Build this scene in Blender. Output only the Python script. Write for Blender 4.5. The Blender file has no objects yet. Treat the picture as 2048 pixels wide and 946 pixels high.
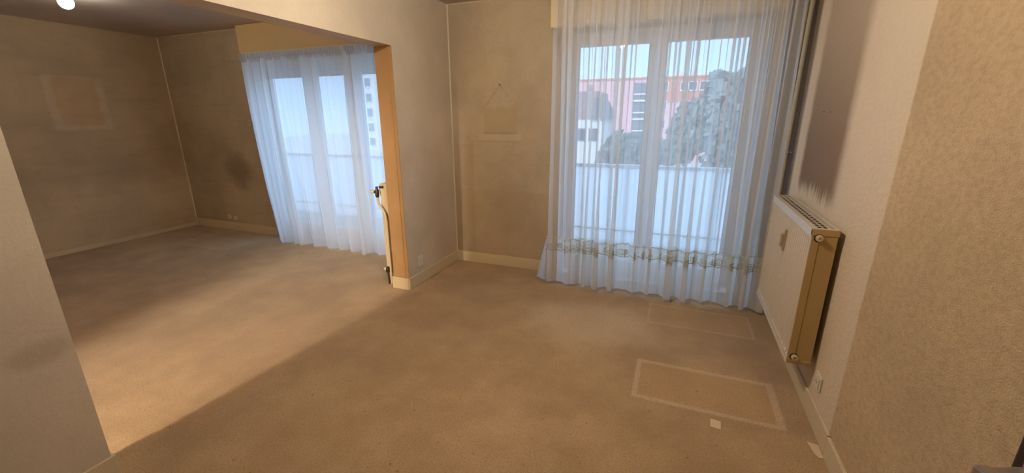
import bpy, bmesh, math, random
from math import sin, cos, pi, radians, sqrt
from mathutils import Vector, Matrix, noise

S = bpy.context.scene
COL = S.collection
random.seed(7)

# ------------------------------------------------------------------ camera
F_PX = 828.8
cam = bpy.data.cameras.new('camera')
cam.sensor_fit = 'HORIZONTAL'; cam.sensor_width = 36.0
cam.lens = F_PX * 36.0 / 2048.0
cam.clip_start = 0.02; cam.clip_end = 400
co = bpy.data.objects.new('camera', cam); COL.objects.link(co)
R_ = Vector((0.93000112, 0.36753134, -0.00431763))
U_ = Vector((-0.09838677, 0.26024167, 0.96051773))
F_ = Vector((-0.35414399, 0.89285777, -0.27818526))
m = Matrix((R_, U_, -F_)).transposed().to_4x4()
m.translation = (0, 0, 1.499)
co.matrix_world = m
S.camera = co

# ------------------------------------------------------------------ world, sun, exposure
w = bpy.data.worlds.new('sky'); S.world = w; w.use_nodes = True
bg = w.node_tree.nodes['Background']
bg.inputs[0].default_value = (0.43, 0.665, 1.0, 1); bg.inputs[1].default_value = 2.65
sun = bpy.data.lights.new('sun', 'SUN'); sun.energy = 2.4; sun.angle = radians(20); sun.color = (1, .93, .85)
so = bpy.data.objects.new('sun', sun); COL.objects.link(so)
so.rotation_euler = (radians(58), 0, radians(-12))       # from behind this building, onto the house fronts opposite
S.view_settings.view_transform = 'Standard'; S.view_settings.look = 'None'
S.view_settings.exposure = 0.0; S.view_settings.gamma = 1.0; S.view_settings.use_curve_mapping = False
S.cycles.transparent_max_bounces = 24
S.cycles.max_bounces = 10
LAMP_MAIN = 690.0; LAMP_SMALL = 125.0; LAMP_HALL = 620.0

# ------------------------------------------------------------------ dimensions (metres)
H = 2.5; XP = -2.135; TP = 0.162; Y2 = 2.883; Y1 = 0.71; HH = 2.027
YB = 3.767; XL = -6.421; XR = 0.763; BB = 0.11; YN = -3.0
XPL = XP - TP; PY_ = -4.2

# ------------------------------------------------------------------ node helpers
class NT:
    def __init__(s, name):
        s.mat = bpy.data.materials.new(name); s.mat.use_nodes = True
        s.t = s.mat.node_tree; s.n = s.t.nodes; s.l = s.t.links
        s.bsdf = s.n['Principled BSDF']; s.out = s.n['Material Output']
        s._pos = None
    def link(s, a, b):
        if isinstance(a, (int, float)): b.default_value = a
        elif isinstance(a, tuple): b.default_value = a if len(a) == 4 or len(b.default_value) == 3 else a + (1,)
        else: s.l.new(a, b)
    def math(s, op, a, b=0.0, clamp=False):
        n = s.n.new('ShaderNodeMath'); n.operation = op; n.use_clamp = clamp
        s.link(a, n.inputs[0]); s.link(b, n.inputs[1]); return n.outputs[0]
    def pos(s):
        if s._pos is None:
            g = s.n.new('ShaderNodeNewGeometry'); x = s.n.new('ShaderNodeSeparateXYZ')
            s.l.new(g.outputs['Position'], x.inputs[0]); s._pos = (x.outputs[0], x.outputs[1], x.outputs[2], g.outputs['Position'])
        return s._pos
    def noise(s, scale, detail=3, rough=.55, vec=None, stretch=None):
        n = s.n.new('ShaderNodeTexNoise'); n.inputs['Scale'].default_value = scale
        n.inputs['Detail'].default_value = detail; n.inputs['Roughness'].default_value = rough
        v = vec or s.pos()[3]
        if stretch:
            mp = s.n.new('ShaderNodeMapping'); mp.inputs['Scale'].default_value = stretch; s.l.new(v, mp.inputs[0]); v = mp.outputs[0]
        s.l.new(v, n.inputs['Vector']); return n.outputs[0]
    def ramp(s, v, a, b, lo=0., hi=1.):
        n = s.n.new('ShaderNodeMapRange'); n.interpolation_type = 'SMOOTHSTEP'
        s.link(v, n.inputs[0]); n.inputs[1].default_value = a; n.inputs[2].default_value = b
        n.inputs[3].default_value = lo; n.inputs[4].default_value = hi; return n.outputs[0]
    def band(s, v, a, b, sa, sb=None):
        sb = sa if sb is None else sb
        return s.math('MULTIPLY', s.ramp(v, a - sa, a + sa), s.ramp(v, b - sb, b + sb, 1, 0))
    def rect(s, u, u0, u1, su, v, v0, v1, sv):
        return s.math('MULTIPLY', s.band(u, u0, u1, *(su if isinstance(su, tuple) else (su,))), s.band(v, v0, v1, *(sv if isinstance(sv, tuple) else (sv,))))
    def mix(s, fac, a, b, mode='MIX'):
        n = s.n.new('ShaderNodeMix'); n.data_type = 'RGBA'; n.blend_type = mode
        s.link(fac, n.inputs[0]); s.link(a, n.inputs[6]); s.link(b, n.inputs[7]); return n.outputs[2]
    def base(s, c): s.link(c, s.bsdf.inputs['Base Color'])
    def bump(s, h, strength=.3, dist=.01):
        n = s.n.new('ShaderNodeBump'); n.inputs['Strength'].default_value = strength; n.inputs['Distance'].default_value = dist
        s.l.new(h, n.inputs['Height']); s.l.new(n.outputs[0], s.bsdf.inputs['Normal']); return n
    def set(s, **k):
        for a, b in k.items(): s.bsdf.inputs[a.replace('_', ' ').title() if a not in ('IOR',) else a].default_value = b
        return s.mat

def srgb(r, g, b):
    f = lambda c: (c / 255 / 12.92) if c <= 10 else ((c / 255 + .055) / 1.055) ** 2.4
    return (f(r), f(g), f(b), 1)

def plain(name, c, rough=.5, metal=0., var=.06, scale=40, bump=0.):
    t = NT(name); n = t.noise(scale, 3)
    d = tuple(x * (1 - var) for x in c[:3]) + (1,); e = tuple(min(1, x * (1 + var)) for x in c[:3]) + (1,)
    t.base(t.mix(n, d, e))
    if bump: t.bump(n, bump, .003)
    t.bsdf.inputs['Roughness'].default_value = rough; t.bsdf.inputs['Metallic'].default_value = metal
    return t.mat

WALLC = srgb(203, 184, 156)
def wall_mat(name, zones=None, basec=WALLC, fibre=1.0, fscale=260, stretch=(1, 1, 1)):
    """dingy wallpaper: woven grain, uneven yellowing, and marks with a shape of their own"""
    t = NT(name)
    big = t.noise(1.6, 4, .6); fine = t.noise(fscale, 2, .6, stretch=stretch); mid = t.noise(fscale * .22, 3, .6, stretch=stretch)
    d = tuple(x * .88 for x in basec[:3]) + (1,); e = tuple(min(1, x * 1.08) for x in basec[:3]) + (1,)
    c = t.mix(t.ramp(big, .3, .7), d, e)
    c = t.mix(t.math('MULTIPLY', t.ramp(mid, .35, .7), .16 * fibre), c, tuple(x * .6 for x in basec[:3]) + (1,))
    if zones: c = zones(t, c)
    t.base(c)
    h = t.math('ADD', t.math('MULTIPLY', fine, .6), t.math('MULTIPLY', mid, .8))
    t.bump(h, .55 * fibre, .004)
    t.bsdf.inputs['Roughness'].default_value = .75; t.bsdf.inputs['Specular IOR Level'].default_value = .25
    return t.mat

# ------------------------------------------------------------------ mesh helpers
class MB:
    def __init__(s): s.v = []; s.f = []; s.sm = []
    def add(s, vs, fs, smooth=False):
        o = len(s.v); s.v += [Vector(v) for v in vs]; s.f += [tuple(i + o for i in f) for f in fs]; s.sm += [smooth] * len(fs); return s
    def box(s, x0, x1, y0, y1, z0, z1):
        if x0 > x1: x0, x1 = x1, x0
        if y0 > y1: y0, y1 = y1, y0
        if z0 > z1: z0, z1 = z1, z0
        return s.add([(x0, y0, z0), (x1, y0, z0), (x1, y1, z0), (x0, y1, z0), (x0, y0, z1), (x1, y0, z1), (x1, y1, z1), (x0, y1, z1)],
                     [(0, 3, 2, 1), (4, 5, 6, 7), (0, 1, 5, 4), (1, 2, 6, 5), (2, 3, 7, 6), (3, 0, 4, 7)])
    def tube(s, pts, r, n=12, caps=True):
        pts = [Vector(p) for p in pts]; rr = r if isinstance(r, (list, tuple)) else [r] * len(pts)
        vs = []; prev = None
        for i, p in enumerate(pts):
            d = (pts[min(i + 1, len(pts) - 1)] - pts[max(i - 1, 0)]).normalized()
            if prev is None:
                a = d.orthogonal().normalized()
            else:
                a = (prev - d * prev.dot(d)).normalized()
            prev = a; b = d.cross(a)
            for k in range(n):
                t = 2 * pi * k / n; vs.append(p + (a * cos(t) + b * sin(t)) * rr[i])
        fs = []
        for i in range(len(pts) - 1):
            for k in range(n):
                k2 = (k + 1) % n; fs.append((i * n + k, i * n + k2, (i + 1) * n + k2, (i + 1) * n + k))
        s.add(vs, fs, True)
        if caps:
            L = len(pts) - 1
            s.add(vs[:n], [tuple(reversed(range(n)))]); s.add(vs[L * n:], [tuple(range(n))])
        return s
    def lathe(s, c, axis, prof, n=24):
        """prof: list of (radius, distance along axis)"""
        a = Vector(axis).normalized(); e = a.orthogonal().normalized(); g = a.cross(e); c = Vector(c)
        vs = []
        for r, h in prof:
            for k in range(n):
                t = 2 * pi * k / n; vs.append(c + a * h + (e * cos(t) + g * sin(t)) * max(r, 1e-5))
        fs = [(i * n + k, i * n + (k + 1) % n, (i + 1) * n + (k + 1) % n, (i + 1) * n + k) for i in range(len(prof) - 1) for k in range(n)]
        return s.add(vs, fs, True)
    def sweep(s, prof, z0, z1):
        """closed XY outline swept up"""
        n = len(prof)
        vs = [(x, y, z0) for x, y in prof] + [(x, y, z1) for x, y in prof]
        fs = [(i, (i + 1) % n, n + (i + 1) % n, n + i) for i in range(n)] + [tuple(reversed(range(n))), tuple(range(n, 2 * n))]
        return s.add(vs, fs)

def wloc(o):
    v = Vector((0, 0, 0))
    while o is not None: v += o.location; o = o.parent
    return v

def ob(name, mb, mat, parent=None, bevel=0., label=None, kind=None):
    """link the collected faces as ONE mesh object; coordinates are given in the room, kept when parented"""
    off = wloc(parent)
    me = bpy.data.meshes.new(name)
    me.from_pydata([v - off for v in mb.v], [], mb.f); me.update()
    me.polygons.foreach_set('use_smooth', mb.sm)
    bm = bmesh.new(); bm.from_mesh(me); bmesh.ops.recalc_face_normals(bm, faces=bm.faces); bm.to_mesh(me); bm.free()
    me.materials.append(mat)
    o = bpy.data.objects.new(name, me); COL.objects.link(o); o.parent = parent
    if bevel:
        b = o.modifiers.new('bevel', 'BEVEL'); b.width = bevel; b.segments = 2; b.limit_method = 'ANGLE'
    if label: o['label'] = label
    if kind: o['kind'] = kind
    return o

def thing(name, label, cat, loc, group=None):
    o = bpy.data.objects.new(name, None); COL.objects.link(o); o.location = loc
    o.empty_display_size = .1
    o['label'] = label; o['category'] = cat
    if group: o['group'] = group
    return o

def tag(o, label, cat, group=None):
    o['label'] = label; o['category'] = cat
    if group: o['group'] = group
    return o

# ------------------------------------------------------------------ materials of the setting
def z_right(t, c):
    x, y, z, p = t.pos()
    fray = t.math('ADD', y, t.math('MULTIPLY', t.math('SUBTRACT', t.noise(9, 3), .5), .05))
    edge = t.math('ADD', y, t.math('MULTIPLY', t.math('SUBTRACT', t.noise(22, 3), .5), .022))
    # cleaner paler strip that begins at one upright line, and the smoother paper beyond it
    c = t.mix(t.math('MULTIPLY', t.ramp(edge, 1.972, 1.992), .70), c, srgb(226, 210, 186))
    # soot the radiator has drawn up the wall
    zz = t.math('ADD', z, t.math('MULTIPLY', t.math('SUBTRACT', t.noise(30, 3, stretch=(1, 1, .18)), .5), .16))
    soot = t.math('MULTIPLY', t.band(fray, 2.56, 3.27, .07, .05), t.math('MULTIPLY', t.ramp(zz, 1.0, 1.12), t.ramp(z, 1.15, 2.3, 1, .45)))
    c = t.mix(t.math('MULTIPLY', soot, .90), c, srgb(118, 90, 64))
    pipe_shade = t.ramp(t.math('ADD', y, t.math('MULTIPLY', t.math('SUBTRACT', t.noise(6, 3, stretch=(1, 1, .3)), .5), .05)), 3.42, 3.50)
    c = t.mix(t.math('MULTIPLY', pipe_shade, .8), c, srgb(84, 60, 44))  # shadow bands around the corner pipes, painted into the wall colour
    # two pencil dashes
    d = t.math('ADD', t.rect(y, 2.995, 3.03, .004, z, 1.516, 1.521, .002), t.rect(y, 2.87, 2.915, .004, z, 1.513, 1.518, .002))
    return t.mix(t.math('MULTIPLY', d, .8), c, srgb(60, 45, 35))

def z_back(t, c):
    x, y, z, p = t.pos()
    wx = t.math('ADD', x, t.math('MULTIPLY', t.math('SUBTRACT', t.noise(14, 3), .5), .02))
    # ghost of a small hanging picture: outline, pale ledge under it and cord lines up to the nail
    inn = t.rect(wx, -1.775, -1.445, .012, z, 1.345, 1.58, .02)
    low = t.rect(x, -1.785, -1.435, .006, z, 1.338, 1.352, .004)
    led = t.rect(wx, -1.84, -1.39, .02, z, 1.275, 1.335, .012)
    led2 = t.rect(wx, -1.83, -1.40, .02, z, 1.262, 1.275, .005)
    c = t.mix(t.math('MULTIPLY', inn, .30), c, srgb(170, 144, 102))
    c = t.mix(t.math('MULTIPLY', low, .36), c, srgb(140, 112, 78))
    c = t.mix(t.math('MULTIPLY', led, .14), c, srgb(222, 208, 180))
    c = t.mix(t.math('MULTIPLY', led2, .25), c, srgb(150, 122, 88))
    # cords: |x+1.61| = (1.78 - z) * .75
    dx = t.math('ABSOLUTE', t.math('ADD', x, 1.61))
    dl = t.math('ABSOLUTE', t.math('SUBTRACT', dx, t.math('MULTIPLY', t.math('SUBTRACT', 1.782, z), .78)))
    cord = t.math('MULTIPLY', t.ramp(dl, .004, .014, 1, 0), t.math('MULTIPLY', t.band(z, 1.58, 1.785, .01), t.ramp(t.noise(18, 2), .38, .55)))
    c = t.mix(t.math('MULTIPLY', cord, .26), c, srgb(135, 108, 76))
    nail = t.ramp(t.math('ADD', t.math('POWER', dx, 2.), t.math('POWER', t.math('SUBTRACT', z, 1.785), 2.)), .00002, .0001, 1, 0)
    c = t.mix(nail, c, srgb(90, 66, 44))
    # old furniture line: yellower below z=.79, left strip
    c = t.mix(t.math('MULTIPLY', t.rect(x, -2.3, -1.0, .01, z, .0, .79, .012), .16), c, srgb(160, 128, 84))
    c = t.mix(t.math('MULTIPLY', t.rect(wx, -2.2, -1.905, .012, z, .0, 1.24, .012), .16), c, srgb(150, 118, 80))
    # sooty smudge beside the far window
    r = t.math('ADD', t.math('POWER', t.math('MULTIPLY', t.math('ADD', x, 5.34), 3.0), 2.), t.math('POWER', t.math('MULTIPLY', t.math('SUBTRACT', z, .82), 3.6), 2.))
    r = t.math('ADD', r, t.math('MULTIPLY', t.math('SUBTRACT', t.noise(7, 4), .5), .9))
    c = t.mix(t.math('MULTIPLY', t.ramp(r, -.25, 1.1, 1, 0), .62), c, srgb(88, 66, 46))
    c = t.mix(t.math('MULTIPLY', t.ramp(x, .60, .67), .8), c, srgb(84, 60, 44))  # same pipe-corner shade, darkened into the window wall's colour
    # greyed streaks on the paper of the far room
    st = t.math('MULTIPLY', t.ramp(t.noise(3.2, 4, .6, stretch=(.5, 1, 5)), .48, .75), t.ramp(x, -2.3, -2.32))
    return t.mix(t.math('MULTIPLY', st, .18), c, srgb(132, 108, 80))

def z_left(t, c):
    x, y, z, p = t.pos()
    wy = t.math('ADD', y, t.math('MULTIPLY', t.math('SUBTRACT', t.noise(14, 3), .5), .02))
    out = t.rect(wy, 2.54, 3.06, .02, z, 1.37, 1.955, .012)
    inn = t.rect(wy, 2.615, 2.99, .012, z, 1.42, 1.935, .012)
    c = t.mix(t.math('MULTIPLY', out, t.ramp(t.noise(7, 3), .3, .7, .08, .36)), c, srgb(222, 202, 170))
    c = t.mix(t.math('MULTIPLY', inn, .6), c, srgb(188, 154, 114))
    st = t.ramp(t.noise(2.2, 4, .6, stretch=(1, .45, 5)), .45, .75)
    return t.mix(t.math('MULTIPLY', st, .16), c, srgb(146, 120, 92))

def z_part(t, c):
    x, y, z, p = t.pos()
    r = t.math('ADD', t.math('POWER', t.math('MULTIPLY', t.math('SUBTRACT', y, .62), 9.), 2.), t.math('POWER', t.math('MULTIPLY', t.math('SUBTRACT', z, .66), 16.), 2.))
    r = t.math('ADD', r, t.math('MULTIPLY', t.math('SUBTRACT', t.noise(8, 4), .5), .8))
    return t.mix(t.math('MULTIPLY', t.ramp(r, .0, 1.1, 1, 0), .30), c, srgb(120, 102, 72))

GREYW = srgb(205, 190, 166)
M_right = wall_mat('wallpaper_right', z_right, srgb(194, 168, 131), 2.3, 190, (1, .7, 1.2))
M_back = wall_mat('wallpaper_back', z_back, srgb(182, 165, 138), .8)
M_left = wall_mat('wallpaper_left', z_left, srgb(188, 166, 134), .7)
M_part = wall_mat('wallpaper_partition', z_part, GREYW, .7)
M_plain = wall_mat('wallpaper_plain', None, srgb(200, 178, 142), .7)
M_ceil = wall_mat('ceiling_paint', None, srgb(186, 172, 160), .35, 60)
M_ceil.node_tree.nodes['Principled BSDF'].inputs['Roughness'].default_value = .42
M_ceil.node_tree.nodes['Principled BSDF'].inputs['Specular IOR Level'].default_value = .5
M_base = plain('cream_baseboard_paint', srgb(205, 188, 152), .45, var=.05, scale=9)
M_bead = plain('corner_filler', srgb(206, 188, 160), .6)
M_box = plain('cream_shutter_box', srgb(214, 188, 136), .5, var=.04, scale=5)
M_upvc = plain('white_window_plastic', srgb(204, 200, 192), .35, var=.02)
M_concrete = plain('concrete', srgb(190, 186, 180), .9, var=.1, scale=12)

def carpet_mat():
    t = NT('beige_carpet'); x, y, z, p = t.pos()
    fine = t.noise(420, 2, .7); mid = t.noise(120, 3, .7); big = t.noise(2.3, 5, .62); blot = t.noise(.9, 3, .6)
    A = srgb(163, 133, 96); B = srgb(189, 159, 117)
    c = t.mix(t.ramp(big, .3, .72), A, B)
    c = t.mix(t.math('MULTIPLY', t.ramp(blot, .42, .66), .30), c, srgb(148, 122, 92))
    # pool of light in front of the near window, painted into the carpet colour
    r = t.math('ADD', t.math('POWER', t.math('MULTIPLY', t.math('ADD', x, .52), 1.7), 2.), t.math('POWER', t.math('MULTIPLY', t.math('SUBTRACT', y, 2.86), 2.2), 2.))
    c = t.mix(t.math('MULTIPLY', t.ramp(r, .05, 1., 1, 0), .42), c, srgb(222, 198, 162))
    # prints of two pieces of furniture
    wob = t.math('MULTIPLY', t.math('SUBTRACT', t.noise(26, 3), .5), .012)
    wx = t.math('ADD', x, wob); wy = t.math('ADD', y, wob)
    o1 = t.rect(wx, -.115, .635, .008, wy, 2.075, 2.475, .008); i1 = t.rect(wx, -.085, .60, .008, wy, 2.105, 2.445, .008)
    o2 = t.rect(wx, -.10, .625, .008, wy, 3.005, 3.36, .008); i2 = t.rect(wx, -.085, .61, .008, wy, 3.022, 3.345, .008)
    o3 = t.rect(wx, -5.75, -4.85, .02, wy, 3.05, 3.45, .02); i3 = t.rect(wx, -5.70, -4.90, .02, wy, 3.09, 3.41, .02)
    ring = t.math('ADD', t.math('ADD', t.math('SUBTRACT', o1, i1, True), t.math('MULTIPLY', t.math('SUBTRACT', o2, i2, True), .75)), t.math('MULTIPLY', t.math('SUBTRACT', o3, i3, True), .35), True)
    ins = t.math('ADD', t.math('ADD', i1, t.math('MULTIPLY', i2, .7)), t.math('MULTIPLY', i3, .5), True)
    c = t.mix(t.math('MULTIPLY', ins, .42), c, srgb(196, 156, 106))
    c = t.mix(t.math('MULTIPLY', ring, .36), c, srgb(232, 206, 172))
    # specks and small scuffs
    sp = t.ramp(t.noise(38, 1, .5), .735, .775)
    c = t.mix(t.math('MULTIPLY', sp, .55), c, srgb(96, 70, 46))
    c = t.mix(t.math('MULTIPLY', t.ramp(mid, .40, .66), .50), c, srgb(128, 96, 66))
    c = t.mix(t.math('MULTIPLY', t.ramp(fine, .5, .72), .35), c, srgb(236, 208, 172))
    t.base(c)
    h = t.math('ADD', t.math('ADD', t.math('MULTIPLY', fine, .4), t.math('MULTIPLY', mid, .5)), t.math('MULTIPLY', ins, -1.2))
    t.bump(h, .6, .005)
    t.bsdf.inputs['Roughness'].default_value = .95; t.bsdf.inputs['Specular IOR Level'].default_value = .1
    t.bsdf.inputs['Sheen Weight'].default_value = .15
    return t.mat
M_carpet = carpet_mat()

# ------------------------------------------------------------------ the room shell
def struct(name, mb, mat, bevel=0.): return ob(name, mb, mat, None, bevel, kind='structure')
struct('floor', MB().box(XL - .2, XR + .2, PY_ - .2, YB + .05, -.12, 0), M_carpet)
struct('ceiling', MB().box(XL - .2, XR + 1.6, PY_ - .2, YB + .3, H, H + .25), M_ceil)
W1 = (-.98, .51, 2.19); W2 = (-4.84, -2.60, 2.19)           # window openings x0, x1, top
TW = .30
b = MB()
b.box(XL - .2, W2[0], YB, YB + TW, 0, H).box(W2[1], W1[0], YB, YB + TW, 0, H).box(W1[1], XR + .2, YB, YB + TW, 0, H)
b.box(W2[0], W2[1], YB, YB + TW, W2[2], H).box(W1[0], W1[1], YB, YB + TW, W1[2], H)
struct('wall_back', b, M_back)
struct('wall_left', MB().box(XL - .2, XL, YN, YB, 0, H), M_left)
DY0, DY1, DZ = -.02, .80, 2.04                                # doorway of the right wall
b = MB().box(XR, XR + .12, DY1, YB, 0, H).box(XR, XR + .12, YN, DY0, 0, H).box(XR, XR + .12, DY0, DY1, DZ, H)
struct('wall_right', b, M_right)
b = MB().box(XP, XR + .2, YN - .2, YN, 0, H)
struct('wall_front', b, M_plain)
FY = -1.2; PX0, PX1, PY = -3.12, -2.36, -4.2                  # front wall of the far room, its doorway and the passage behind
b = MB().box(XL - .2, PX0, FY - .12, FY, 0, H).box(PX1, XPL, FY - .12, FY, 0, H).box(PX0, PX1, FY - .12, FY, 2.05, H)
struct('wall_front.001', b, M_plain)
b = MB().box(-3.9, -3.7, PY, FY - .12, 0, H).box(-3.9, XP, PY - .2, PY, 0, H).box(XPL, XP, PY, YN, 0, H)
struct('wall_passage', b, M_plain)
struct('trim_8', MB().box(PX0, PX0 + .03, FY - .13, FY + .01, 0, 2.02).box(PX1 - .03, PX1, FY - .13, FY + .01, 0, 2.02).box(PX0, PX1, FY - .13, FY + .01, 2.02, 2.05), M_base)
b = MB().box(XR + 1.3, XR + 1.5, -1.2, 2.0, 0, H).box(XR + .12, XR + 1.3, -1.3, -1.2, 0, H).box(XR + .12, XR + 1.3, 2.0, 2.1, 0, H).box(XR + .2, XR + 1.5, -1.3, 2.1, -.12, 0)
struct('wall_hall', b, M_plain)
b = MB().box(XPL, XP, Y2, YB, 0, H).box(XPL, XP, YN, Y1, 0, H).box(XPL, XP, Y1, Y2, HH, H)
struct('wall_partition', b, M_part)
# the end of the far pier has the warm lamplight put into its colour
t_ = M_plain
struct('trim_1', MB().box(XPL - .001, XP + .001, Y2 - .006, Y2, BB, HH).box(XPL + .118, XPL + .132, Y2 - .012, Y2 - .006, BB, HH), wall_mat('lamplit_tan', None, srgb(174, 138, 94), .4), .002)
# baseboards
BT = .012
struct('baseboard_back', MB().box(XP, -.99, YB - BT, YB, 0, BB), M_base, .003)
b = MB().box(XL, -5.165, YB - BT, YB, 0, BB).box(-5.161, -4.845, YB - BT - .002, YB, 0, BB)
struct('baseboard_back.001', b, M_base, .003)
struct('baseboard_left', MB().box(XL, XL + BT, FY, YB - BT, 0, .055), M_plain, .003)
b = MB().box(XP, XP + BT, Y2 - BT, YB - BT, 0, BB).box(XPL - BT, XP, Y2 - BT - .006, Y2 - .006, 0, BB).box(XPL - BT, XPL, Y2 - .006, YB, 0, BB)
struct('baseboard_partition', b, M_base, .003)
b = MB().box(XP, XP + BT, YN, Y1 + BT, 0, BB).box(XPL - BT, XP, Y1, Y1 + BT, 0, BB)
struct('baseboard_partition.001', b, M_base, .003)
b = MB().box(XR - BT, XR, 1.962, YB, 0, BB).box(XR - BT - .003, XR, DY1 + .07, 1.955, 0, BB - .003)
struct('baseboard_right', b, M_base, .003)
# filler beads in the corners
def bead(x, y, dx, dy, z0=BB, z1=H, w=.010): return MB().sweep([(x, y), (x + dx * w, y), (x, y + dy * w)], z0, z1)
struct('trim_2', bead(XP, YB, 1, -1), M_bead)
struct('trim_3', bead(XL, YB, 1, -1, .05), M_bead)
struct('trim_4', bead(XR, YB, -1, -1), M_bead)
b = MB().add([(XP, YB, H), (XP, YB - .008, H), (XP, YB, H - .008), (-1.08, YB, H), (-1.08, YB - .008, H), (-1.08, YB, H - .008)], [(0, 1, 4, 3), (1, 2, 5, 4), (2, 0, 3, 5), (0, 2, 1), (3, 4, 5)])
struct('trim_5', b, M_bead)
b = MB().add([(XL, YB, H), (XL, YB - .008, H), (XL, YB, H - .008), (-4.7, YB, H), (-4.7, YB - .008, H), (-4.7, YB, H - .008)], [(0, 1, 4, 3), (1, 2, 5, 4), (2, 0, 3, 5), (0, 2, 1), (3, 4, 5)])
struct('trim_6', b, M_bead)

# ------------------------------------------------------------------ windows
def glass_mat():
    t = NT('window_glass'); t.n.remove(t.bsdf)
    tr = t.n.new('ShaderNodeBsdfTransparent'); tr.inputs[0].default_value = (.93, .96, .97, 1)
    gl = t.n.new('ShaderNodeBsdfGlossy'); gl.inputs['Roughness'].default_value = .03
    fr = t.n.new('ShaderNodeLayerWeight'); fac = t.math('ADD', t.math('MULTIPLY', t.math('POWER', fr.outputs['Facing'], 5.), .9), .03)
    mx = t.n.new('ShaderNodeMixShader'); t.l.new(fac, mx.inputs[0]); t.l.new(tr.outputs[0], mx.inputs[1]); t.l.new(gl.outputs[0], mx.inputs[2])
    t.l.new(mx.outputs[0], t.out.inputs[0]); return t.mat
M_glass = glass_mat()
M_grey = plain('grey_rubber', srgb(70, 68, 66), .6)
def french_window(name, x0, x1, top, leaves, y=YB + .07, zlow=.04):
    """leaves: list of (glass x0, glass x1)"""
    fw = .05
    b = MB().box(x0, x0 + fw, y, y + .07, zlow, top).box(x1 - fw, x1, y, y + .07, zlow, top).box(x0 + fw, x1 - fw, y, y + .07, top - .055, top).box(x0 + fw, x1 - fw, y, y + .07, 0, zlow)
    fr = struct(name, b, M_upvc, .004)
    gz0, gz1 = .19, 2.07 if leaves is WL1 else 2.07
    n = len(leaves)
    for i, (a, c) in enumerate(leaves):
        l = x0 + fw if i == 0 else (leaves[i - 1][1] + a) / 2 + .002
        r = x1 - fw if i == n - 1 else (c + leaves[i + 1][0]) / 2 - .002
        yy = y - .012
        s = MB().box(l, a, yy, yy + .06, zlow + .004, top - .057).box(c, r, yy, yy + .06, zlow + .004, top - .057)
        s.box(a, c, yy, yy + .06, gz1, top - .057).box(a, c, yy, yy + .06, zlow + .004, gz0)
        sa = ob('sash', s, M_upvc, fr, .004)
        ob('pane', MB().box(a - .005, c + .005, yy + .024, yy + .03, gz0 - .005, gz1 + .005), M_glass, sa)
        ob('gasket', MB().box(a, a + .006, yy + .002, yy + .006, gz0, gz1).box(c - .006, c, yy + .002, yy + .006, gz0, gz1), M_grey, sa)
    hx = (leaves[-1][0] + leaves[-2][1]) / 2
    hb = MB().box(hx - .014, hx + .014, y - .024, y - .012, .98, 1.12).box(hx - .01, hx + .01, y - .060, y - .024, 1.08, 1.10).box(hx - .012, hx + .012, y - .072, y - .058, .96, 1.10)
    ob('window_handle', hb, M_upvc, fr, .003)
    return fr
WL1 = [(-.882, -.300), (-.170, .417)]
WL2 = [(-4.75, -4.09), (-3.90, -3.47), (-3.28, -2.72)]
french_window('window_1', *W1, WL1)
win2 = french_window('window_2', *W2, WL2)
M_slat = plain('grey_shutter_slat', srgb(92, 94, 100), .6)
for k in range(6):                                            # lower end of the rolled shutter, hanging outside the far window
    z = 1.955 + .039 * k
    ob('shutter_slat', MB().box(W2[0] + .005, W2[1] - .005, YB + .20, YB + .21, z, z + .036), M_slat, win2)

# rolling-shutter boxes
def shutter_box(x0, x1, label):
    z0 = 2.204; y0 = YB - .13
    t = thing('shutter_box', label, 'shutter box', ((x0 + x1) / 2, YB - .1, z0), 'rolling shutter boxes over the windows')
    ob('casing', MB().box(x0, x1, y0 + .012, YB - .002, z0 + .012, H - .002), M_box, t)
    ob('front_panel', MB().box(x0 - .002, x1 + .002, y0, y0 + .012, z0, H - .002), M_box, t, .003)
    ob('bottom_panel', MB().box(x0, x1, y0 + .012, YB - .002, z0, z0 + .012), M_box, t, .002)
    return t
shutter_box(-1.088, .60, 'cream shutter box behind the long lace-trimmed curtain, above the near window')
sb2 = shutter_box(-4.79, XPL - .004, 'cream shutter box above the short gathered curtain in the far room')
sg = thing('strap_guide', 'small brown strap guide under the left end of the near shutter box', 'strap guide', (-1.035, YB - .03, 2.10))
M_brown = plain('brown_plastic', srgb(112, 92, 66), .5)
ob('housing', MB().box(-1.075, -1.025, YB - .06, YB - .0005, 2.118, 2.203), M_brown, sg, .004)
ob('strap', MB().box(-1.06, -1.04, YB - .045, YB - .042, 2.0, 2.12), M_brown, sg)

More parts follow.
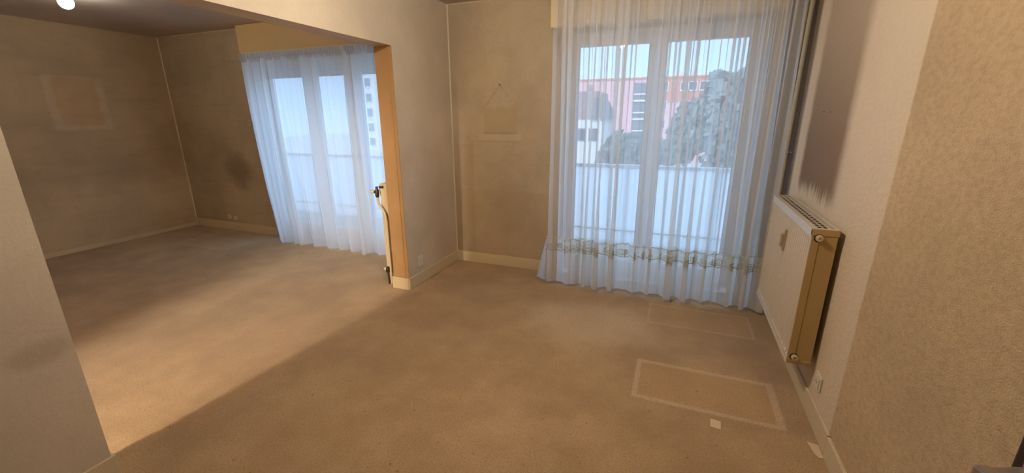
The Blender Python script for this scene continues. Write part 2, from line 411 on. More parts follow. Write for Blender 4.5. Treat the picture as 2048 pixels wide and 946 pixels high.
# ------------------------------------------------------------------ curtains
def sheer_mat(name, c, opacity, trans=.85, lace=False):
    t = NT(name); t.n.remove(t.bsdf)
    tr = t.n.new('ShaderNodeBsdfTransparent')
    tl = t.n.new('ShaderNodeBsdfTranslucent'); df = t.n.new('ShaderNodeBsdfDiffuse')
    v = t.noise(600, 1, .5); cc = t.mix(t.math('MULTIPLY', v, .12), c, tuple(x * .8 for x in c[:3]) + (1,))
    t.l.new(cc, tl.inputs[0]); t.l.new(cc, df.inputs[0])
    m1 = t.n.new('ShaderNodeMixShader'); m1.inputs[0].default_value = trans; t.l.new(df.outputs[0], m1.inputs[1]); t.l.new(tl.outputs[0], m1.inputs[2])
    m2 = t.n.new('ShaderNodeMixShader'); t.l.new(tr.outputs[0], m2.inputs[1]); t.l.new(m1.outputs[0], m2.inputs[2])
    if lace:
        vo = t.n.new('ShaderNodeTexVoronoi'); vo.feature = 'DISTANCE_TO_EDGE'; vo.inputs['Scale'].default_value = 95; t.l.new(t.pos()[3], vo.inputs['Vector'])
        f = t.ramp(vo.outputs[0], .10, .22, opacity, .35); t.l.new(f, m2.inputs[0])
    else: m2.inputs[0].default_value = opacity
    t.l.new(m2.outputs[0], t.out.inputs[0]); return t.mat
M_sheer = sheer_mat('sheer_voile', (.93, .92, .90, 1), .57, .72)
M_sheer2 = sheer_mat('dense_voile', (.95, .96, .98, 1), .74)
M_lace = sheer_mat('lace', (.90, .88, .80, 1), .80, .8, True)
M_cord = sheer_mat('lace_cord', (.84, .80, .70, 1), 1.0, .6)
M_tape = sheer_mat('gathered_header', (.84, .84, .84, 1), .72)
M_track = plain('white_track', srgb(215, 208, 190), .4)

class Cloth:
    def __init__(s, x0, x1, yc, z0, z1, n_top, n_bot, a_top, a_bot, seed, flare=(0, 0), stray=.5, lean=0.):
        s.__dict__.update(locals())
        rnd = random.Random(seed)
        s.ph = [rnd.uniform(0, 6.28) for _ in range(8)]
    def p(s, u, z):
        k = max(0., (s.z1 - z) / (s.z1 - s.z0))                     # 0 at the top
        x0 = s.x0 + s.flare[0] * k ** 1.5; x1 = s.x1 + s.flare[1] * k ** 1.5
        w = u + .012 * sin(2 * pi * 3 * u + s.ph[0]) + .006 * sin(2 * pi * 7 * u + s.ph[1] + 1.2 * k) + .004 * k * sin(2 * pi * 11 * u + s.ph[2])
        ft = 2 * pi * s.n_top * w + s.ph[3] + .6 * sin(2 * pi * 5 * u + s.ph[4])
        fb = 2 * pi * s.n_bot * w + s.ph[5] + .7 * sin(2 * pi * 4 * u + s.ph[6] + k)
        at = s.a_top * (1 - .55 * k) * (1 + .35 * sin(2 * pi * 4.3 * u + s.ph[7]))
        ab = s.a_bot * (.25 + .75 * k) * (1 + .4 * sin(2 * pi * 2.7 * u + s.ph[1]))
        sp = sin(fb); sp = (abs(sp) ** .8) * (1 if sp > 0 else -1)
        y = s.yc - s.lean * k - at * sin(ft) - ab * sp
        x = x0 + u * (x1 - x0) + 0.75 * at * sin(2 * ft + .4) + .60 * ab * sin(2 * fb) * (.3 + .7 * k) + s.stray * .012 * k * noise.noise((u * 9, z * 1.5, s.seed))
        y += .008 * noise.noise((u * 14, z * 2.2, s.seed + 5)) * k
        return Vector((x, y, z))
    def grid(s, nu, zs, off=0.):
        b = MB(); vs = []
        for z in zs:
            for i in range(nu + 1):
                u = i / nu
                zz = z(u) if callable(z) else z
                q = s.p(u, zz); q.y -= off; vs.append(q)
        W = nu + 1
        fs = [(r * W + i, r * W + i + 1, (r + 1) * W + i + 1, (r + 1) * W + i) for r in range(len(zs) - 1) for i in range(nu)]
        return b.add(vs, fs, True)

# near curtain: ceiling to floor, lace insert
C1 = Cloth(-1.012, .672, 3.472, .022, 2.455, 27, 12, .019, .050, 3, (.0, .02))
t1 = thing('sheer_curtain', 'long white sheer curtain with lace band hanging from ceiling to carpet over the near window', 'curtain', (-.17, 3.472, 0))
zs = [.022 + (2.465 - .022) * (i / 44) ** 1.0 for i in range(45)]
def hem(u): return .022 + .016 * noise.noise((u * 11, 0, 2.)) + .012
ob('cloth', C1.grid(900, [hem] + zs[1:]), M_sheer, t1)
ob('hem', C1.grid(900, [hem, lambda u: hem(u) + .03, .12, .20, .28, .37], .002), M_sheer, t1)
LZ = .405
nsc = 26
def sc(u, ph): return abs(sin(pi * nsc * u + ph))
lz = [lambda u: LZ - .045 - .028 * sc(u, 0), lambda u: LZ - .025, lambda u: LZ, lambda u: LZ + .025, lambda u: LZ + .035 + .022 * (1 - sc(u, 1.2))]
lace = ob('lace_band', C1.grid(900, lz, .003), M_lace, t1, label='cream lace insert with scalloped edges')
cb = MB()
for e, w in ((0, .0035), (4, .0028)):
    pts = []
    for i in range(721):
        u = i / 720; q = C1.p(u, lz[e](u)); q.y -= .004; pts.append(q)
    cb.tube(pts, w, 5, False)
ob('scallop_cord', cb, M_cord, lace)
# rosettes, one per scallop, following the cloth
for k in range(nsc):
    u0 = (k + .5) / nsc; zc = LZ - .028 + .006 * sin(k * 2.1)
    R0 = .022 if k % 3 else .026
    b = MB()
    du = 1 / (1.684 * 1.15)
    ring = []
    for i in range(25):
        a = 2 * pi * i / 24
        q = C1.p(u0 + du * R0 * cos(a), zc + R0 * sin(a)); q.y -= .006; ring.append(q)
    b.tube(ring, .0028, 5, False)
    for j in range(8):
        a = 2 * pi * j / 8; loop = []
        for i in range(9):
            e = 2 * pi * i / 8
            q = C1.p(u0 + du * (R0 * .58 * cos(a) + .0045 * cos(e)), zc + R0 * .58 * sin(a) + .0045 * sin(e)); q.y -= .006; loop.append(q)
        b.tube(loop, .0014, 4, False)
    ce = C1.p(u0, zc); ce.y -= .006
    b.lathe(ce, (0, -1, 0), [(.006, 0), (.005, .002), (0, .003)], 10)
    ob('rosette', b, M_cord, lace)
# turned-back selvedge at the left edge
b = MB(); vs = []
for i in range(21):
    z = .05 + .43 * i / 20; f = (1 - i / 20) ** .8
    e = C1.p(0, z)
    for j in range(7):
        g = j / 6; vs.append(Vector((e.x - (.10 * f + .01) * g, e.y - .004 + .035 * g - .012 * sin(g * 5), z)))
fs = [(r * 7 + i, r * 7 + i + 1, r * 7 + 8 + i, r * 7 + 7 + i) for r in range(20) for i in range(6)]
ob('turned_edge', b.add(vs, fs, True), M_tape, t1)
tr = thing('curtain_track', 'white ceiling track carrying the long lace-trimmed curtain', 'curtain track', (-.17, 3.478, 2.47))
ob('rail', MB().box(-1.02, .70, 3.462, 3.494, 2.478, H), M_track, tr, .003)
gb = MB()
for i in range(34):
    x = -1.0 + 1.66 * i / 33; gb.box(x - .004, x + .004, 3.473, 3.483, 2.462, 2.48)
ob('gliders', gb, M_track, tr, kind='stuff')

# far curtain: gathered under the shutter box
C2 = Cloth(-4.735, -2.36, 3.585, .022, 2.13, 20, 12, .012, .042, 11, (.20, .0), lean=.065)
t2 = thing('gathered_curtain', 'white sheer curtain with gathered header hanging over the far window, beyond the opening', 'curtain', (-3.5, 3.55, 0))
zs = [.022 + (2.13 - .022) * i / 36 for i in range(37)]
def hem2(u): return .03 + .02 * noise.noise((u * 9, 0, 7.))
ob('cloth', C2.grid(700, [hem2] + zs[1:]), M_sheer2, t2)
class Head(Cloth):
    def p(s, u, z):
        x = s.x0 + u * (s.x1 - s.x0)
        f = 2 * pi * 62 * u + 1.3 * sin(2 * pi * 9 * u)
        return Vector((x + .006 * sin(2 * f + z * 30), 3.582 - .009 * sin(f) - .006 * noise.noise((u * 40, z * 12, 1)), z))
H2 = Head(-4.735, -2.36, 3.58, 2.0, 2.2, 1, 1, 0, 0, 1)
ob('header', H2.grid(900, [2.10, 2.125, 2.145, 2.165, lambda u: 2.188 + .008 * noise.noise((u * 90, 0, 0))], .004), M_tape, t2, label='tightly gathered header tape')
hk = thing('curtain_rail', 'slim white rail under the far shutter box carrying the gathered curtain', 'curtain track', (-3.5, 3.615, 2.16))
ob('rail', MB().box(-4.74, -2.33, 3.612, 3.630, 2.155, 2.203), M_track, hk, .003)
hb = MB()
for i in range(30):
    x = -4.71 + 2.34 * i / 29; hb.tube([(x, 3.613, 2.165), (x, 3.604, 2.17), (x, 3.598, 2.18)], .002, 5)
ob('hooks', hb, M_track, hk, kind='stuff')
ck = thing('cord_hook', 'small white cord loop on the wall beside the gathered curtain', 'cord hook', (-4.972, YB, 1.435))
b = MB(); b.tube([(-4.972 + .022 * cos(2 * pi * i / 16), YB - .022, 1.435 + .03 * sin(2 * pi * i / 16)) for i in range(17)], .005, 6, False)
ob('loop', b, M_upvc, ck)
ob('mount', MB().box(-4.984, -4.960, YB - .02, YB, 1.455, 1.475), M_upvc, ck, .002)

# ------------------------------------------------------------------ near radiator (white, ribbed front)
M_rad = plain('white_radiator_enamel', srgb(200, 186, 164), .38, var=.05, scale=6)
M_radside = plain('warm_shaded_enamel', srgb(178, 150, 98), .42, var=.04, scale=5)  # end panels: warm, dim light put into the enamel colour
M_dark = plain('dark_inside', srgb(38, 34, 30), .8)
M_plug = plain('cream_plug', srgb(196, 180, 142), .4)
M_copper = plain('painted_pipe', srgb(196, 184, 160), .45)
ry0, ry1, rz0, rz1 = 2.29, 3.245, .262, .982
rx0, rx1 = .628, .735                                         # room side, wall side
rad = thing('panel_radiator', 'white ribbed panel radiator on the right wall beside the corner pipes', 'radiator', ((rx0 + rx1) / 2, (ry0 + ry1) / 2, rz0))
# ribbed front: upright ribs between plain borders
fp = MB(); vs = []; rows = [rz0, rz0 + .028, rz0 + .045, rz1 - .060, rz1 - .045, rz1 - .012]
nr = 29; per = 8; N = nr * per
ya, yc_ = ry0 + .008, ry1 - .004
for zi, z in enumerate(rows):
    for i in range(N + 1):
        y = ya + (yc_ - ya) * i / N
        g = (i % per) / per
        d = .008 * max(0, min(1, 3 * abs(2 * g - 1) - .9)) if 2 <= zi <= 3 else 0
        vs.append((rx0 + .004 + d * .9 - (.003 if zi in (0, 1, 4, 5) else 0), y, z))
W = N + 1
fs = [(r * W + i, r * W + i + 1, (r + 1) * W + i + 1, (r + 1) * W + i) for r in range(len(rows) - 1) for i in range(N)]
fp.add(vs, fs)
fp.box(rx0 + .009, rx0 + .022, ya, yc_, rz0, rz1 - .012)
ob('front_panel', fp, M_rad, rad)
ob('bottom_edge', MB().box(rx0 - .002, rx0 + .012, ry0, ry1, rz0 - .006, rz0 + .006), M_rad, rad, .002)
ob('rear_panel', MB().box(rx1 - .018, rx1, ya, yc_, rz0, rz1 - .012), M_rad, rad)
cv = MB()
for i in range(44):
    y = ya + .012 + (yc_ - ya - .03) * i / 43
    cv.box(rx0 + .022, rx1 - .018, y, y + .0012, rz0 + .06, rz1 - .03)
cv.box(rx0 + .024, rx1 - .02, ya + .012, yc_ - .012, rz1 - .022, rz1 - .018)  # dark sheet added under the grille to paint its openings as shade
ob('fins_and_shade_sheet', cv, M_dark, rad, kind='stuff')
g = MB()                                                      # top grille: rim, two long bars, cross bars
zt = rz1; th = .004
g.box(rx0, rx0 + .026, ry0, ry1, zt - .028, zt).box(rx1 - .012, rx1 + .004, ry0, ry1, zt - .02, zt)
g.box(rx0 + .026, rx1 - .012, ry0, ry0 + .022, zt - th, zt).box(rx0 + .026, rx1 - .012, ry1 - .018, ry1, zt - th, zt)
gx0, gx1 = rx0 + .026, rx1 - .012
for k in (1, 2):
    x = gx0 + (gx1 - gx0) * k / 3; g.box(x - .0025, x + .0025, ry0 + .02, ry1 - .018, zt - th, zt - .001)
ob('top_grille', g, M_rad, rad)
nb = 20
gbar = None
for k in range(1, nb):
    y = ry0 + .022 + (ry1 - ry0 - .04) * k / nb
    if gbar is None:
        gbar = ob('grille_bar', MB().box(gx0, gx1, y - .0025, y + .0025, zt - th, zt - .0015), M_rad, rad); y_first = y
    else:
        o = gbar.copy(); COL.objects.link(o); o.parent = rad; o.location = (0, y - y_first, 0)
for y, nm, sgn in ((ry0, 'near', -1), (ry1, 'far', 1)):
    s = MB().box(rx0 + .002, rx1, y, y + .012 * -sgn, rz0 + .02, rz1 - .034)
    s.box(rx0 + .030, rx0 + .033, y + .003 * sgn, y, rz0 + .03, rz1 - .034)
    sp = ob('side_panel', s, M_radside, rad, .002, label='plain end panel with warm shade painted in')
    ob('end_cap', MB().box(rx0, rx1 + .004, y + .003 * sgn, y + .016 * -sgn, rz1 - .034, rz1 - .001), M_radside, sp, .003)
    ob('end_cap', MB().box(rx0, rx1 + .002, y + .003 * sgn, y + .016 * -sgn, rz0 - .004, rz0 + .022), M_radside, sp, .003)
    if sgn < 0:
        for z in (rz1 - .044, rz0 + .036):
            ob('plug_recess', MB().lathe((rx0 + .030, y, z), (0, -1, 0), [(0, .0035), (.0195, .0035), (.0195, 0)], 24), M_dark, sp)
            ob('plug', MB().lathe((rx0 + .032, y, z), (0, -1, 0), [(.0155, 0), (.0155, .016), (.0135, .02), (.006, .02), (.005, .016), (0, .016)], 24), M_plug, sp)
hm = thing('heat_meter', 'beige heat cost meter clipped to the ribbed front of the panel radiator', 'heat meter', (rx0, 2.755, .74))
M_meter = plain('beige_meter_plastic', srgb(172, 150, 116), .5)
ob('back_plate', MB().box(rx0 - .010, rx0 + .004, 2.735, 2.772, .735, .862), M_meter, hm, .002)
ob('housing', MB().box(rx0 - .026, rx0 - .010, 2.738, 2.769, .762, .835), M_meter, hm, .004)
ob('window_slot', MB().box(rx0 - .0268, rx0 - .026, 2.748, 2.760, .775, .825), M_plug, hm)
# wall brackets and connections at the far end
for y in (2.5, 3.03): ob('bracket', MB().box(rx1, XR - .0005, y, y + .03, .4, .9), M_rad, rad)
vb = MB().tube([(.70, ry1, .335), (.70, ry1 + .045, .335), (.70, ry1 + .07, .335)], .011, 10)
ob('valve', vb.lathe((.70, ry1 + .05, .30), (0, 0, 1), [(0, 0), (.016, 0), (.016, .07), (0, .07)], 14), M_copper, rad)
vb = MB().tube([(.70, ry1, .90), (.70, ry1 + .05, .90)], .011, 10).lathe((.70, ry1 + .05, .90), (0, 1, 0), [(0, 0), (.018, 0), (.020, .03), (.016, .055), (0, .055)], 16)
ob('thermostat', vb, M_rad, rad)

# heating risers in the corner
def riser(x, y, r, label, tz):
    t = thing('heating_pipe', label, 'pipe', (x, y, 0), 'heating pipes in the corner')
    ob('pipe', MB().tube([(x, y, 0), (x, y, 1.2), (x, y, H)], r, 16, False), M_copper, t)
    for z in tz:
        cl = MB().lathe((x, y, z - .008), (0, 0, 1), [(r, 0), (r + .005, 0), (r + .005, .016), (r, .016)], 16)
        c_ = ob('clamp', cl, M_copper, t)
        ob('screw', MB().tube([(x + r, y, z), (XR, y, z)], .004, 8), M_copper, c_)
    return t
riser(.728, 3.585, .0150, 'cream heating pipe rising behind the radiator, the one nearer the room', (1.24,))
riser(.722, 3.690, .0130, 'cream heating pipe rising behind the radiator, the one against the window wall', (1.24,))

# ------------------------------------------------------------------ far radiator on the back of the pier
M_oldrad = plain('cream_old_enamel', srgb(206, 188, 150), .42)
rb = thing('column_radiator', 'old cream steel radiator half hidden behind the pier of the opening', 'radiator', (-2.38, 3.25, .09))
for k in range(10):
    y = 2.985 + .052 * k
    prof = [(-2.328, .10), (-2.40, .10), (-2.432, .125), (-2.440, .16), (-2.436, .80), (-2.446, .86), (-2.446, .92), (-2.43, .938), (-2.34, .938), (-2.326, .91)]
    c_ = MB(); n = len(prof)
    vs = [(x, y - .021, z) for x, z in prof] + [(x, y + .021, z) for x, z in prof]
    c_.add(vs, [(i, (i + 1) % n, n + (i + 1) % n, n + i) for i in range(n)] + [tuple(range(n)), tuple(reversed(range(n, 2 * n)))])
    ob('column', c_, M_oldrad, rb, .008)
for z in (.90, .14): ob('collector', MB().tube([(-2.385, 2.97, z), (-2.385, 3.47, z)], .028, 14), M_oldrad, rb)
for y in (3.1, 3.36): ob('hanger', MB().box(-2.33, XPL - .0005, y, y + .03, .3, .8), M_oldrad, rb)
M_brass = plain('dark_brass', srgb(70, 54, 36), .4, .6)
va = ob('valve', MB().tube([(-2.395, 2.962, .905), (-2.43, 2.945, .905)], .010, 10).lathe((-2.45, 2.94, .815), (0, 0, 1), [(0, 0), (.014, 0), (.018, .02), (.018, .06), (.011, .075), (.011, .095), (0, .095)], 16).tube([(-2.45, 2.94, .862), (-2.478, 2.94, .862)], .012, 12), M_brass, rb, label='dark brass radiator valve')
ob('knob', MB().lathe((-2.478, 2.94, .862), (-1, 0, 0), [(0, 0), (.013, 0), (.016, .008), (.016, .036), (.012, .042), (0, .042)], 18), M_oldrad, va)
ob('supply_pipe', MB().tube([(-2.45, 2.94, .82), (-2.45, 2.94, .79), (-2.440, 2.94, .75), (-2.41, 2.94, .71), (-2.385, 2.94, .67), (-2.375, 2.94, .6), (-2.375, 2.94, 0)], .011, 12), M_oldrad, rb)
ft = ob('return_fitting', MB().tube([(-2.385, 2.972, .14), (-2.405, 2.94, .14), (-2.405, 2.935, .12), (-2.395, 2.93, .0)], .009, 10).lathe((-2.405, 2.935, .115), (0, 0, 1), [(0, 0), (.018, 0), (.019, .03), (.012, .05), (0, .05)], 14), M_brass, rb)
ob('cap', MB().lathe((-2.42, 2.935, .14), (-1, 0, 0), [(0, 0), (.014, 0), (.014, .022), (0, .024)], 14), M_oldrad, ft)

# ------------------------------------------------------------------ sockets
M_sock = plain('ivory_socket', srgb(214, 206, 184), .4, var=.02)
M_hole = plain('socket_hole', srgb(40, 34, 28), .8)
def socket(c, n, label, s=.075, h=.085):
    """c: centre on the wall, n: unit normal into the room"""
    n = Vector(n); e = Vector((-n.y, n.x, 0)); c = Vector(c)
    t = thing('wall_socket', label, 'socket', c, 'wall sockets')
    def slab(w, hh, d0, d1, du=0, dz=0):
        b = MB(); vs = []
        for d in (d0, d1):
            for a, z in ((-1, -1), (1, -1), (1, 1), (-1, 1)): vs.append(c + n * d + e * (a * w + du) + Vector((0, 0, z * hh + dz)))
        return b.add(vs, [(3, 2, 1, 0), (4, 5, 6, 7), (0, 1, 5, 4), (1, 2, 6, 5), (2, 3, 7, 6), (3, 0, 4, 7)])
    ob('plate', slab(s / 2, h / 2, 0, .010), M_sock, t, .003)
    ob('insert', slab(s * .36, h * .36, .010, .014), M_sock, t, .002)
    for du in (-.0095, .0095):
        ob('pin_hole', MB().lathe(c + e * du + n * .0141, n, [(0, .0006), (.0032, .0006), (.0032, 0)], 12), M_hole, t)
    ob('screw', MB().lathe(c + n * .0141 + Vector((0, 0, .018)), n, [(0, .001), (.003, .001), (.003, 0)], 10), M_track, t)
    return t
socket((XP, 3.063, .214), (1, 0, 0), 'ivory socket low on the side of the pier, above its baseboard', .078, .10)
socket((XR, 2.213, .226), (-1, 0, 0), 'ivory socket on the right wall just below the near end of the radiator', .085, .075)
socket((-5.70, YB, .185), (0, -1, 0), 'small socket on the far back wall, the one nearer the room corner', .06, .06)
socket((-5.58, YB, .178), (0, -1, 0), 'small socket on the far back wall, the one nearer the gathered curtain', .055, .05)

# ------------------------------------------------------------------ bits on the carpet
M_pale = plain('pale_carpet_offcut', srgb(214, 188, 154), .95, var=.1, scale=200, bump=.4)
def scrap(pts, label):
    b = MB(); n = len(pts)
    b.add([(x, y, .0) for x, y in pts] + [(x, y, .0035) for x, y in pts], [tuple(reversed(range(n))), tuple(range(n, 2 * n))] + [(i, (i + 1) % n, n + (i + 1) % n, n + i) for i in range(n)])
    return tag(ob('carpet_scrap', b, M_pale), label, 'scrap', 'pale scraps on the carpet')
scrap([(.282, 1.972), (.330, 1.966), (.334, 2.028), (.286, 2.034)], 'small pale square scrap on the carpet in front of the furniture print')
scrap([(.704, 2.03), (.7485, 2.02), (.7485, 1.935), (.730, 1.93), (.716, 1.965)], 'torn pale scrap on the carpet against the right baseboard')

# ------------------------------------------------------------------ lamps
def glow_mat(name, c, e):
    t = NT(name); t.n.remove(t.bsdf); em = t.n.new('ShaderNodeEmission'); em.inputs[0].default_value = c; em.inputs[1].default_value = e
    t.l.new(em.outputs[0], t.out.inputs[0]); return t.mat
def lamp(loc, r, label, mat):
    t = thing('ceiling_lamp', label, 'lamp', loc)
    x, y, z = loc
    ob('base', MB().lathe((x, y, H), (0, 0, -1), [(0, 0), (r * .9, 0), (r * .9, .018), (r * .5, .03), (0, .03)], 28), M_upvc, t)
    ob('globe', MB().lathe((x, y, H - .03 - r), (0, 0, -1), [(r * sin(a * pi / 14), -r * cos(a * pi / 14)) for a in range(15)], 28), mat, t)
    return t
lamp((-4.83, 2.205, H), .050, 'small lit globe lamp on the ceiling of the far room', glow_mat('lamp_glow_cool', (1, .95, .86, 1), LAMP_SMALL))
lamp((-.84, 1.64, H), .055, 'warm globe lamp at the middle of the near room ceiling', glow_mat('lamp_glow_warm', (1, .87, .72, 1), LAMP_MAIN))
lamp((-2.575, -3.5, H), .235, 'warm globe lamp in the passage behind the far room', glow_mat('lamp_glow_passage', (1, .87, .70, 1), LAMP_HALL))

# ------------------------------------------------------------------ door standing open at the right
M_door = plain('dark_door_wood', srgb(50, 42, 37), .5, var=.12, scale=14)
M_steel = plain('brushed_metal', srgb(176, 168, 160), .3, .9, var=.04)
hinge = Vector((XR - .005, -.012, 0)); free = Vector((.485, .706, 0))
dd = (free - hinge).normalized(); dn = Vector((-dd.y, dd.x, 0)); L = (free - hinge).length
def dbox(u0, u1, d0, d1, z0, z1):
    b = MB(); vs = []
    for z in (z0, z1):
        for u, d in ((u0, d0), (u1, d0), (u1, d1), (u0, d1)): vs.append(hinge + dd * u + dn * d + Vector((0, 0, z)))
    return b.add(vs, [(3, 2, 1, 0), (4, 5, 6, 7), (0, 1, 5, 4), (1, 2, 6, 5), (2, 3, 7, 6), (3, 0, 4, 7)])
door = struct('door_1', dbox(0, L, -.04, 0, .012, 2.02), M_door, .003)
ob('door_panel', dbox(.1, L - .1, -.046, .006, .2, .9), M_door, door, .004)
ob('door_panel', dbox(.1, L - .1, -.046, .006, 1.1, 1.9), M_door, door, .004)
hd = ob('handle_plate', dbox(L - .055, L - .015, 0, .006, .90, 1.10), M_steel, door, .002)
ob('lever', dbox(L - .046, L - .024, .006, .076, 1.018, 1.040).add(dbox(L - .150, L - .022, .064, .084, 1.016, 1.042).v, dbox(0, 1, 0, 1, 0, 1).f), M_steel, hd, .004)
b = MB().box(XR - .015, XR + .13, DY1, DY1 + .06, 0, DZ + .06).box(XR - .015, XR + .13, DY0 - .06, DY0, 0, DZ + .06).box(XR - .015, XR + .13, DY0, DY1, DZ, DZ + .06)
struct('trim_7', b, M_door, .004)

# ------------------------------------------------------------------ balcony
M_par = sheer_mat('frosted_parapet_sheet', (.97, .97, .98, 1), .98, .92)
M_rail = plain('white_rail', srgb(240, 242, 244), .35, .0)
struct('floor_balcony', MB().box(-7.5, 2.5, YB + TW, 5.25, -.16, -.03), M_concrete)
pa = thing('balcony_parapet', 'white sheet parapet of the balcony outside both windows', 'parapet', (-2.5, 5.1, -.03))
npn = 10
for i in range(npn):
    x0 = -7.4 + 9.8 * i / npn; ob('panel', MB().box(x0 + .004, x0 + 9.8 / npn - .004, 5.09, 5.115, .15, .90), M_par, pa, .002)
    ob('lower_panel', MB().box(x0 + .004, x0 + 9.8 / npn - .004, 5.09, 5.115, -.03, .11), M_par, pa, .002)
ob('top_rail', MB().box(-7.4, 2.4, 5.075, 5.135, .905, .945), M_rail, pa, .004)
ob('bottom_rail', MB().box(-7.4, 2.4, 5.082, 5.125, .125, .148), M_rail, pa, .003)
for i in range(npn + 1):
    x0 = -7.4 + 9.8 * i / npn; ob('post', MB().box(x0 - .02, x0 + .02, 5.118, 5.15, -.03, .93), M_rail, pa)
struct('wall_balcony', MB().box(-7.6, -7.4, YB + TW, 5.2, -.03, 2.5).box(2.4, 2.6, YB + TW, 5.2, -.03, 2.5), M_concrete)

# ------------------------------------------------------------------ outside
GZ = -5.5
M_lawn = plain('sky_bright_lawn', srgb(206, 206, 202), .95, var=.06, scale=1.2)  # lawn painted pale, nearly as bright as the sky through the curtain
struct('ground', MB().box(-140, 90, 7, 190, GZ - .4, GZ), M_lawn)
M_pink = plain('pink_render', srgb(236, 178, 178), .9, var=.04, scale=.6)
M_orange = plain('orange_render', srgb(216, 132, 104), .9, var=.04, scale=.6)
M_ww = plain('white_band', srgb(226, 224, 224), .8)
M_pane = plain('dim_window_pane', srgb(92, 104, 120), .2)
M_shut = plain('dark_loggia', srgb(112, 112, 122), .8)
def apartment(x0, x1, y, roof, matw, label, cols, rows, loggia=None, strip=None, dep=11, extra=0.):
    t = thing('apartment_building', label, 'building', ((x0 + x1) / 2, y + dep / 2, GZ), 'apartment blocks across the gardens')
    ob('wall', MB().box(x0, x1, y, y + dep, GZ, roof), matw, t)
    rf = ob('roof', MB().box(x0 - .2, x1 + .2, y - .2, y + dep + .2, roof, roof + .25), M_orange, t)
    if strip:
        ob('upper_storey_band', MB().box(strip[0], strip[1], y - .06, y, roof - 3.6, roof), M_orange, t)
    for cx, cw in cols:
        for z0, z1 in rows:
            wn = ob('window', MB().box(cx - cw / 2, cx - cw / 2 + .1, y - .12, y, z0, z1).box(cx + cw / 2 - .1, cx + cw / 2, y - .12, y, z0, z1).box(cx - cw / 2, cx + cw / 2, y - .2, y, z0 - .18, z0).box(cx - cw / 2, cx + cw / 2, y - .12, y, z1, z1 + .1), M_ww, t)
            ob('pane', MB().box(cx - cw / 2 + .1, cx + cw / 2 - .1, y - .07, y - .01, z0, z1), M_pane, wn)
    if loggia:
        a, c = loggia
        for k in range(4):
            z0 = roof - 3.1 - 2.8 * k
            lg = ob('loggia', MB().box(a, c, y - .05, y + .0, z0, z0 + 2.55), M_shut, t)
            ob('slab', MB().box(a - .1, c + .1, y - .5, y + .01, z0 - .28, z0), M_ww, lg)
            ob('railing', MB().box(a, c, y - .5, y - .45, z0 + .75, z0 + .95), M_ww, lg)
    for hx in ((x0 * .35 + x1 * .65), (x0 * .42 + x1 * .58)):
        ob('chimney', MB().box(hx - .5, hx + .5, y + 3, y + 4, roof + .25, roof + 1.15), M_ww, rf)
    return t
R = 7.05
rows = [(R - 1.75, R - .65), (R - 4.55, R - 3.45), (R - 7.35, R - 6.25), (R - 10.15, R - 9.05)]
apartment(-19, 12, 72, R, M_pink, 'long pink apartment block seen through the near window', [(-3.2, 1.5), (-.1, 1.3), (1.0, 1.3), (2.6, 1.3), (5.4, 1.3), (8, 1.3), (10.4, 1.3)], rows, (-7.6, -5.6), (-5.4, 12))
rows2 = [(7.6, 9.2), (4.6, 6.2), (1.6, 3.2), (-1.4, .2), (-4.4, -2.8)]
apartment(-63, -44, 74, 10.9, M_ww, 'pale apartment block far off at the edge of the gathered curtain', [(-61.4 + 3.2 * k, 1.6) for k in range(6)], rows2)

# pale house with a steep brown gable at the left of the near window
hs = thing('house', 'pale house with brown upper wall in front of the pink apartment block', 'house', (-8.3, 45, GZ))
M_hb = plain('brown_cladding', srgb(156, 136, 138), .9)
ob('wall', MB().box(-10.6, -7.35, 44, 50, GZ, 1.2), M_ww, hs)
ob('upper_wall', MB().box(-10.55, -8.05, 43.9, 50, 1.2, 3.9), M_hb, hs)
rf = MB(); rf.add([(-8.6, 43.6, 1.2), (-6.9, 43.6, 1.2), (-8.0, 43.6, 3.3), (-8.6, 43.6, 3.3), (-8.6, 50, 1.2), (-6.9, 50, 1.2), (-8.0, 50, 3.3), (-8.6, 50, 3.3)], [(0, 1, 2, 3), (7, 6, 5, 4), (1, 5, 6, 2), (0, 4, 5, 1), (3, 2, 6, 7), (0, 3, 7, 4)])
ob('roof', rf, M_shut, hs)
ob('chimney', MB().box(-9.3, -8.8, 45, 45.6, 3.9, 4.6), M_hb, hs)
for x, z in ((-9.6, -.9), (-8.4, -.9)):
    wn = ob('window', MB().box(x - .5, x + .5, 43.9, 44, z - .08, z).box(x - .5, x + .5, 43.9, 44, z + 1.1, z + 1.18), M_hb, hs)
    ob('pane', MB().box(x - .45, x + .45, 43.94, 43.99, z, z + 1.1), M_pane, wn)

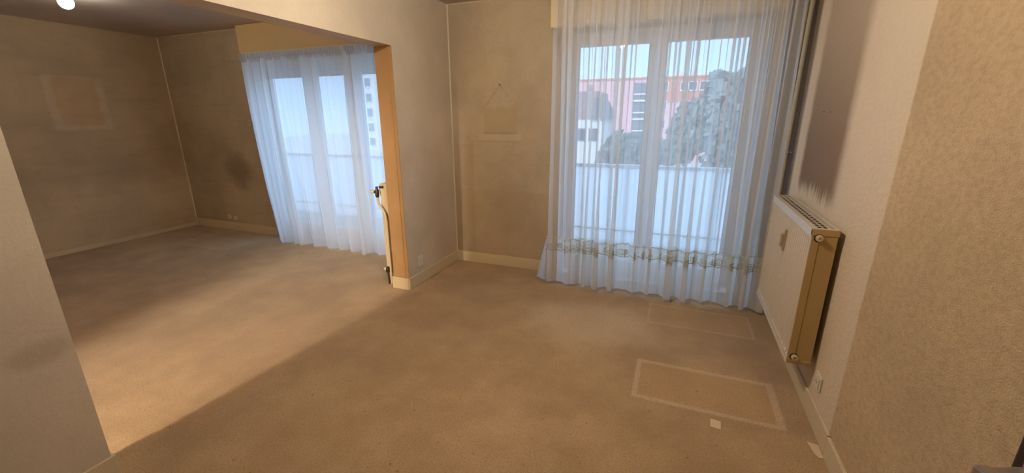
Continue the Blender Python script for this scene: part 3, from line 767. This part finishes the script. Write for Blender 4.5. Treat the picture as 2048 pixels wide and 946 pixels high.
def leaf_mat(name, c):
    return plain(name, c, .85, var=.35, scale=1.5)
M_leaf = [leaf_mat('leaf_grey_green', srgb(132, 144, 138)), leaf_mat('leaf_dark', srgb(104, 120, 116))]  # leaf colours lightened to carry the haze of distance
M_bark = plain('bark', srgb(84, 70, 58), .9)
def tree(x, y, h, rad, label, mi, cone=False, seed=1, nl=1500):
    rnd = random.Random(seed)
    t = thing('conifer' if cone else 'leafy_tree', label, 'tree', (x, y, GZ), 'trees in the gardens across')
    ob('trunk', MB().tube([(x, y, GZ), (x + .1, y, GZ + h * .4), (x, y, GZ + h * .8)], [rad * .10, rad * .07, rad * .03], 8), M_bark, t)
    b = MB(); s0 = rad * (.20 if cone else .20)
    for i in range(nl):
        if cone:
            f = rnd.random() ** .7; z = GZ + h * (1 - .88 * f); rr = rad * f * (.35 + .65 * rnd.random() ** .5) * (1 + .25 * sin(f * 40)); a = rnd.uniform(0, 6.28)
            q = Vector((x + rr * cos(a), y + rr * sin(a), z))
        else:
            d = Vector((rnd.gauss(0, 1), rnd.gauss(0, 1), rnd.gauss(0, 1))).normalized()
            k = 1 + .35 * noise.noise(d * 1.7 + Vector((seed, 0, 0)))
            q = Vector((x, y, GZ + h * .64)) + Vector((d.x * rad, d.y * rad, d.z * h * .36)) * k * (.55 + .45 * rnd.random() ** .5)
        n = Vector((rnd.gauss(0, 1), rnd.gauss(0, 1), rnd.gauss(0, .7))).normalized(); e = n.orthogonal().normalized() * s0 * rnd.uniform(.6, 1.2); g_ = n.cross(e) * .7
        b.add([q - e, q - g_, q + e, q + g_], [(0, 1, 2, 3)])
    ob('crown', b, M_leaf[mi], t, kind='stuff')
    return t
tree(3.4, 40, 10.4, 2.4, 'tall grey-green tree in front of the right half of the pink block', 0, False, 5)
tree(.8, 50, 8.4, 2.0, 'rounded tree left of the tallest tree, before the pink block', 0, False, 8)
tree(4.35, 33, 11.8, 1.5, 'dark tall conifer at the right edge of the near window', 1, True, 9)
tree(-4.3, 36, 5.6, 2.0, 'low bushy tree below the loggias of the pink block', 1, False, 12)
tree(-2.2, 43, 5.0, 1.8, 'low bushy tree behind the middle post of the near window', 0, False, 13)
tree(-6.5, 31, 3.4, 1.1, 'small tree beside the pale house', 1, False, 14)
